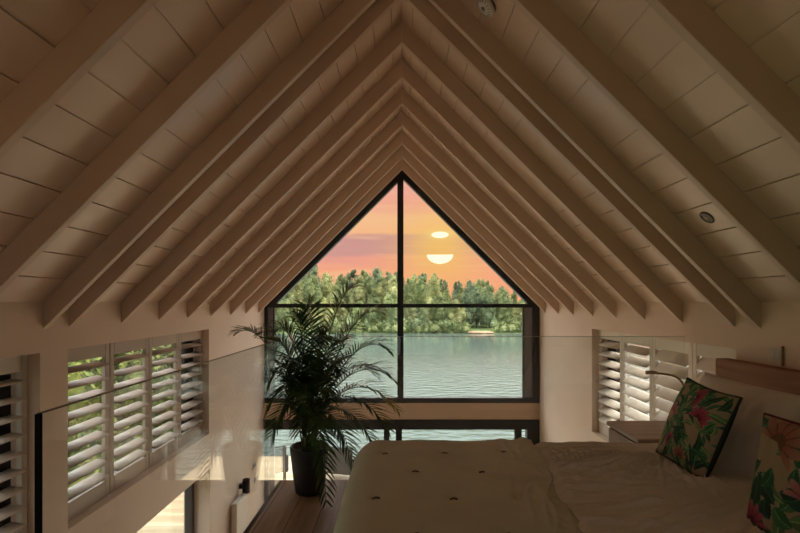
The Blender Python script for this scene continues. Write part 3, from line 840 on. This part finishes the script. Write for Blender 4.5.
while x<34:     # back row makes the skyline
    y=R.uniform(86,92); px=402+x/y*F; h=(302-top_h(px))/F*y+CZ-(WZ+.7)+R.uniform(-.3,.5)
    k=R.choice([2,5,4,1,5]); tree(x,y,WZ+.7,h,k,'tall %s tree, back row on shore, %s' % (names[kinds[k][2]],zone(x,y)),'trees on the far shore'); x+=R.uniform(1.8,2.7)
x=-30
while x<32:     # middle row
    y=R.uniform(82,85); k=R.choice([0,1,3,4,3,0]); px=402+x/y*F; h=(302-top_h(px))/F*y+CZ-(WZ+.6)-R.uniform(-.1,2.0)
    if not 11<x<14.5: tree(x,y,WZ+.6,h,k,'slim %s tree, middle row on shore, %s' % (names[kinds[k][2]],zone(x,y)),'trees on the far shore')
    x+=R.uniform(1.9,2.8)
x=-29
while x<30:     # front row, lower, down to the bank
    y=R.uniform(78.5,80.5); k=R.choice([0,1,4,3,1]); h=R.uniform(4.2,7.0)
    if not 10.8<x<14.6: tree(x,y,WZ+.3,h,k,'low %s tree by the far water edge, %s' % (names[kinds[k][2]],zone(x,y)),'trees on the far shore',sx=1.25)
    x+=R.uniform(2.0,3.0)
bush = crown_mesh('bush',1.0,1.7,7,99,900,TREE[1],.07,lo=-.15)
x=-29
while x<30:
    if not 10.5<x<14.8:
        o=bpy.data.objects.new('shore_bush',bush); COL.objects.link(o); o.location=(x,77.6+R.uniform(-.3,.4),WZ+.05); sc_=R.uniform(1.0,1.9); o.scale=(sc_*1.3,sc_,sc_); o.rotation_euler=(0,0,R.uniform(0,6))
        tag(o,'low rounded bush overhanging the water, %s' % zone(x,77.6),'bush','bushes along the far bank')
    x+=R.uniform(1.5,2.3)

for x,y,h,k in ((11.2,82,6.5,2),(12.9,83,7.5,5),(14.4,82,6.5,2),(12.0,85,8,2)):
    tree(x,y,WZ+.4,h,k,'dark green tree behind the sandy clearing on the far shore','trees behind the clearing',sx=1.3)
# garden shrubs outside the left wall
hk = [crown_mesh('hedge_crown',4.6,3.0,12,200+k,5200,HEDGE,.075,lo=-.05) for k in range(2)]
for i in range(8):
    t=empty('garden_shrub',(-6.4+R.uniform(-.2,.2),4.2+1.35*i,ZG-.13)); tag(t,'leafy yellow-green garden shrub, %s from the near end, beyond left shutters'%ORD[i],'shrub','garden shrubs beyond the left wall')
    for nm,me in (('crown',hk[i%2]),('trunk',kinds[0][1])):
        o=bpy.data.objects.new(nm,me); COL.objects.link(o); o.parent=t; o.rotation_euler=(0,0,R.uniform(0,6))
        if nm=='trunk': o.scale=(.4,.4,.3)

# outdoor chairs
def lounge(x,y,rz,label):
    t=empty('garden_chair',(x,y,ZG-.05)); t.rotation_euler=(0,0,rz); tag(t,label,'chair','dark woven chairs on the deck')
    obj('seat', boxes((-.33,.33,-.32,.32,.22,.34),bev=.02), M['rattan'], t)
    obj('backrest', boxes((-.36,.36,.26,.36,.22,.82),bev=.03), M['rattan'], t)
    for s in (-1,1):
        obj('armrest', boxes(*[sorted((s*.33,s*.42))+[-.34,.34,.2,.58]],bev=.02), M['rattan'], t)
        for yy in (-.28,.28): obj('leg', boxes((s*.34-.025,s*.34+.025,yy-.025,yy+.025,0,.21)), M['rattan'], t)
    obj('seat_cushion', boxes((-.31,.31,-.3,.25,.342,.43),bev=.03), M['outcush'], t)
lounge(-1.38,11.0,PI*.93,'dark woven garden chair on deck, right of the palm pot')
lounge(-3.1,10.9,PI*1.2,'dark woven garden chair on deck at the left door frame')

# ------------------------------------------------------------------ sky
w = bpy.data.worlds.new('sunset'); S.world = w; w.use_nodes=True
nt=w.node_tree; N=nt.nodes; L=nt.links; bg=N['Background']
def MT(op,a=None,b=None,c=None,clamp=False):
    n=N.new('ShaderNodeMath'); n.operation=op; n.use_clamp=clamp
    for i,v in enumerate((a,b,c)):
        if v is None: continue
        if isinstance(v,(int,float)): n.inputs[i].default_value=v
        else: L.new(v,n.inputs[i])
    return n.outputs[0]
def MX(f,a,b,mode='MIX'):
    n=N.new('ShaderNodeMix'); n.data_type='RGBA'; n.blend_type=mode
    for s,v in ((0,f),(6,a),(7,b)):
        if isinstance(v,(int,float)): n.inputs[s].default_value=v
        elif isinstance(v,tuple): n.inputs[s].default_value=(*v,1)
        else: L.new(v,n.inputs[s])
    return n.outputs[2]
tc=N.new('ShaderNodeTexCoord'); sp=N.new('ShaderNodeSeparateXYZ'); L.new(tc.outputs['Generated'],sp.inputs[0])
X_,Y_,Z_=sp.outputs
hor=MT('SQRT',MT('ADD',MT('MULTIPLY',X_,X_),MT('MULTIPLY',Y_,Y_)))
v=MT('DIVIDE',Z_,MT('MAXIMUM',hor,.001))      # tan elevation
az=MT('ARCTAN2',X_,Y_)                        # 0 towards the lake
mp=N.new('ShaderNodeMapping'); mp.inputs['Scale'].default_value=(2.2,2.2,22); L.new(tc.outputs['Generated'],mp.inputs['Vector'])
nz=N.new('ShaderNodeTexNoise'); nz.inputs['Scale'].default_value=1.7; nz.inputs['Detail'].default_value=6; nz.inputs['Roughness'].default_value=.55; L.new(mp.outputs[0],nz.inputs['Vector'])
vv=MT('ADD',v,MT('MULTIPLY',MT('SUBTRACT',nz.outputs['Fac'],.5),.07))
ramp=N.new('ShaderNodeValToRGB'); L.new(vv,ramp.inputs[0]); cr=ramp.color_ramp
stops=[(0.0,(1.0,.40,.20)),(.065,(1.0,.42,.24)),(.085,(.92,.38,.28)),(.10,(.70,.34,.30)),(.135,(.68,.33,.30)),(.15,(1.0,.52,.26)),(.18,(1.0,.56,.30)),(.205,(.95,.43,.30)),(.25,(.93,.43,.34)),(.33,(.70,.56,.48)),(.55,(.60,.66,.70))]
while len(cr.elements)<len(stops): cr.elements.new(.5)
for e,(p,c) in zip(cr.elements,stops): e.position=p; e.color=(*c,1)
sky=ramp.outputs[0]
# streaks of lit cloud
mp2=N.new('ShaderNodeMapping'); mp2.inputs['Scale'].default_value=(4,4,60); L.new(tc.outputs['Generated'],mp2.inputs['Vector'])
nz2=N.new('ShaderNodeTexNoise'); nz2.inputs['Scale'].default_value=1.5; nz2.inputs['Detail'].default_value=5; L.new(mp2.outputs[0],nz2.inputs['Vector'])
st=MT('MULTIPLY',MT('SUBTRACT',nz2.outputs['Fac'],.52,clamp=True),3.0,clamp=True)
sky=MX(MT('MULTIPLY',st,MT('LESS_THAN',v,.34)),sky,(1.0,.60,.34))
# away from the sunset the sky cools
back=MT('MULTIPLY',MT('SUBTRACT',MT('ABSOLUTE',az),.7),.9,clamp=True)
sky=MX(back,sky,(.60,.62,.64))
# sun glow and the two lens-shaped slices of sun between cloud bars
u0=.079
du=MT('SUBTRACT',az,u0); 
dv=MT('SUBTRACT',v,.112)
d2=MT('ADD',MT('MULTIPLY',du,du),MT('MULTIPLY',MT('MULTIPLY',dv,dv),1.2))
glow=MT('POWER',2.718,MT('MULTIPLY',d2,-150.0))
sky=MX(MT('MULTIPLY',glow,.85),sky,(1.0,.58,.14))
def ell(cv,a,b):
    e1=MT('DIVIDE',du,a); dvv=MT('SUBTRACT',v,cv); e2=MT('DIVIDE',dvv,b)
    return MT('ADD',MT('MULTIPLY',e1,e1),MT('MULTIPLY',e2,e2)), dvv
eA,dA=ell((302-255)/F,.027,.0185); mA=MT('MULTIPLY',MT('MULTIPLY',MT('SUBTRACT',1.08,eA),6,clamp=True),MT('MULTIPLY',MT('SUBTRACT',.001,dA),900,clamp=True))
eB,dB=ell((302-235)/F,.0185,.0068); mB=MT('MULTIPLY',MT('SUBTRACT',1.1,eB),2.2,clamp=True)
gB=MT('POWER',2.718,MT('MULTIPLY',eB,-.35)); sky=MX(MT('MULTIPLY',gB,.7),sky,(1.0,.72,.25))
front=MT('GREATER_THAN',Y_,0)
sun=MT('MULTIPLY',MT('MAXIMUM',mA,mB),front)
sky=MX(sun,sky,(1.6,1.35,.85))
# strength grows above the view: bright hazy overhead sky
over=MT('MULTIPLY',MT('SUBTRACT',v,.285),4.0,clamp=True)
L.new(sky,bg.inputs['Color'])
OVER=7.5
L.new(MT('ADD',1.0,MT('MULTIPLY',over,OVER)),bg.inputs['Strength'])

sl=bpy.data.lights.new('sun','SUN'); so=bpy.data.objects.new('sun',sl); COL.objects.link(so)
sl.energy=3.0; sl.color=(1,.80,.58); sl.angle=math.radians(1.5)
el,azs=math.radians(50),math.radians(100)
so.rotation_euler=Vector((math.cos(el)*math.sin(azs),math.cos(el)*math.cos(azs),math.sin(el))).to_track_quat('Z','Y').to_euler()
# ------------------------------------------------------------------ camera
cam=bpy.data.cameras.new('camera'); co=bpy.data.objects.new('camera',cam); COL.objects.link(co)
co.location=(0,0,CZ); co.rotation_euler=(PI/2,0,0); cam.sensor_width=36; cam.lens=F/800*36
cam.shift_x=-2/800; cam.shift_y=35.5/800; cam.clip_start=.02; cam.clip_end=1000
S.camera=co
S.view_settings.view_transform='Standard'; S.view_settings.look='None'; S.view_settings.gamma=1; S.view_settings.use_curve_mapping=False
S.view_settings.exposure=0.0
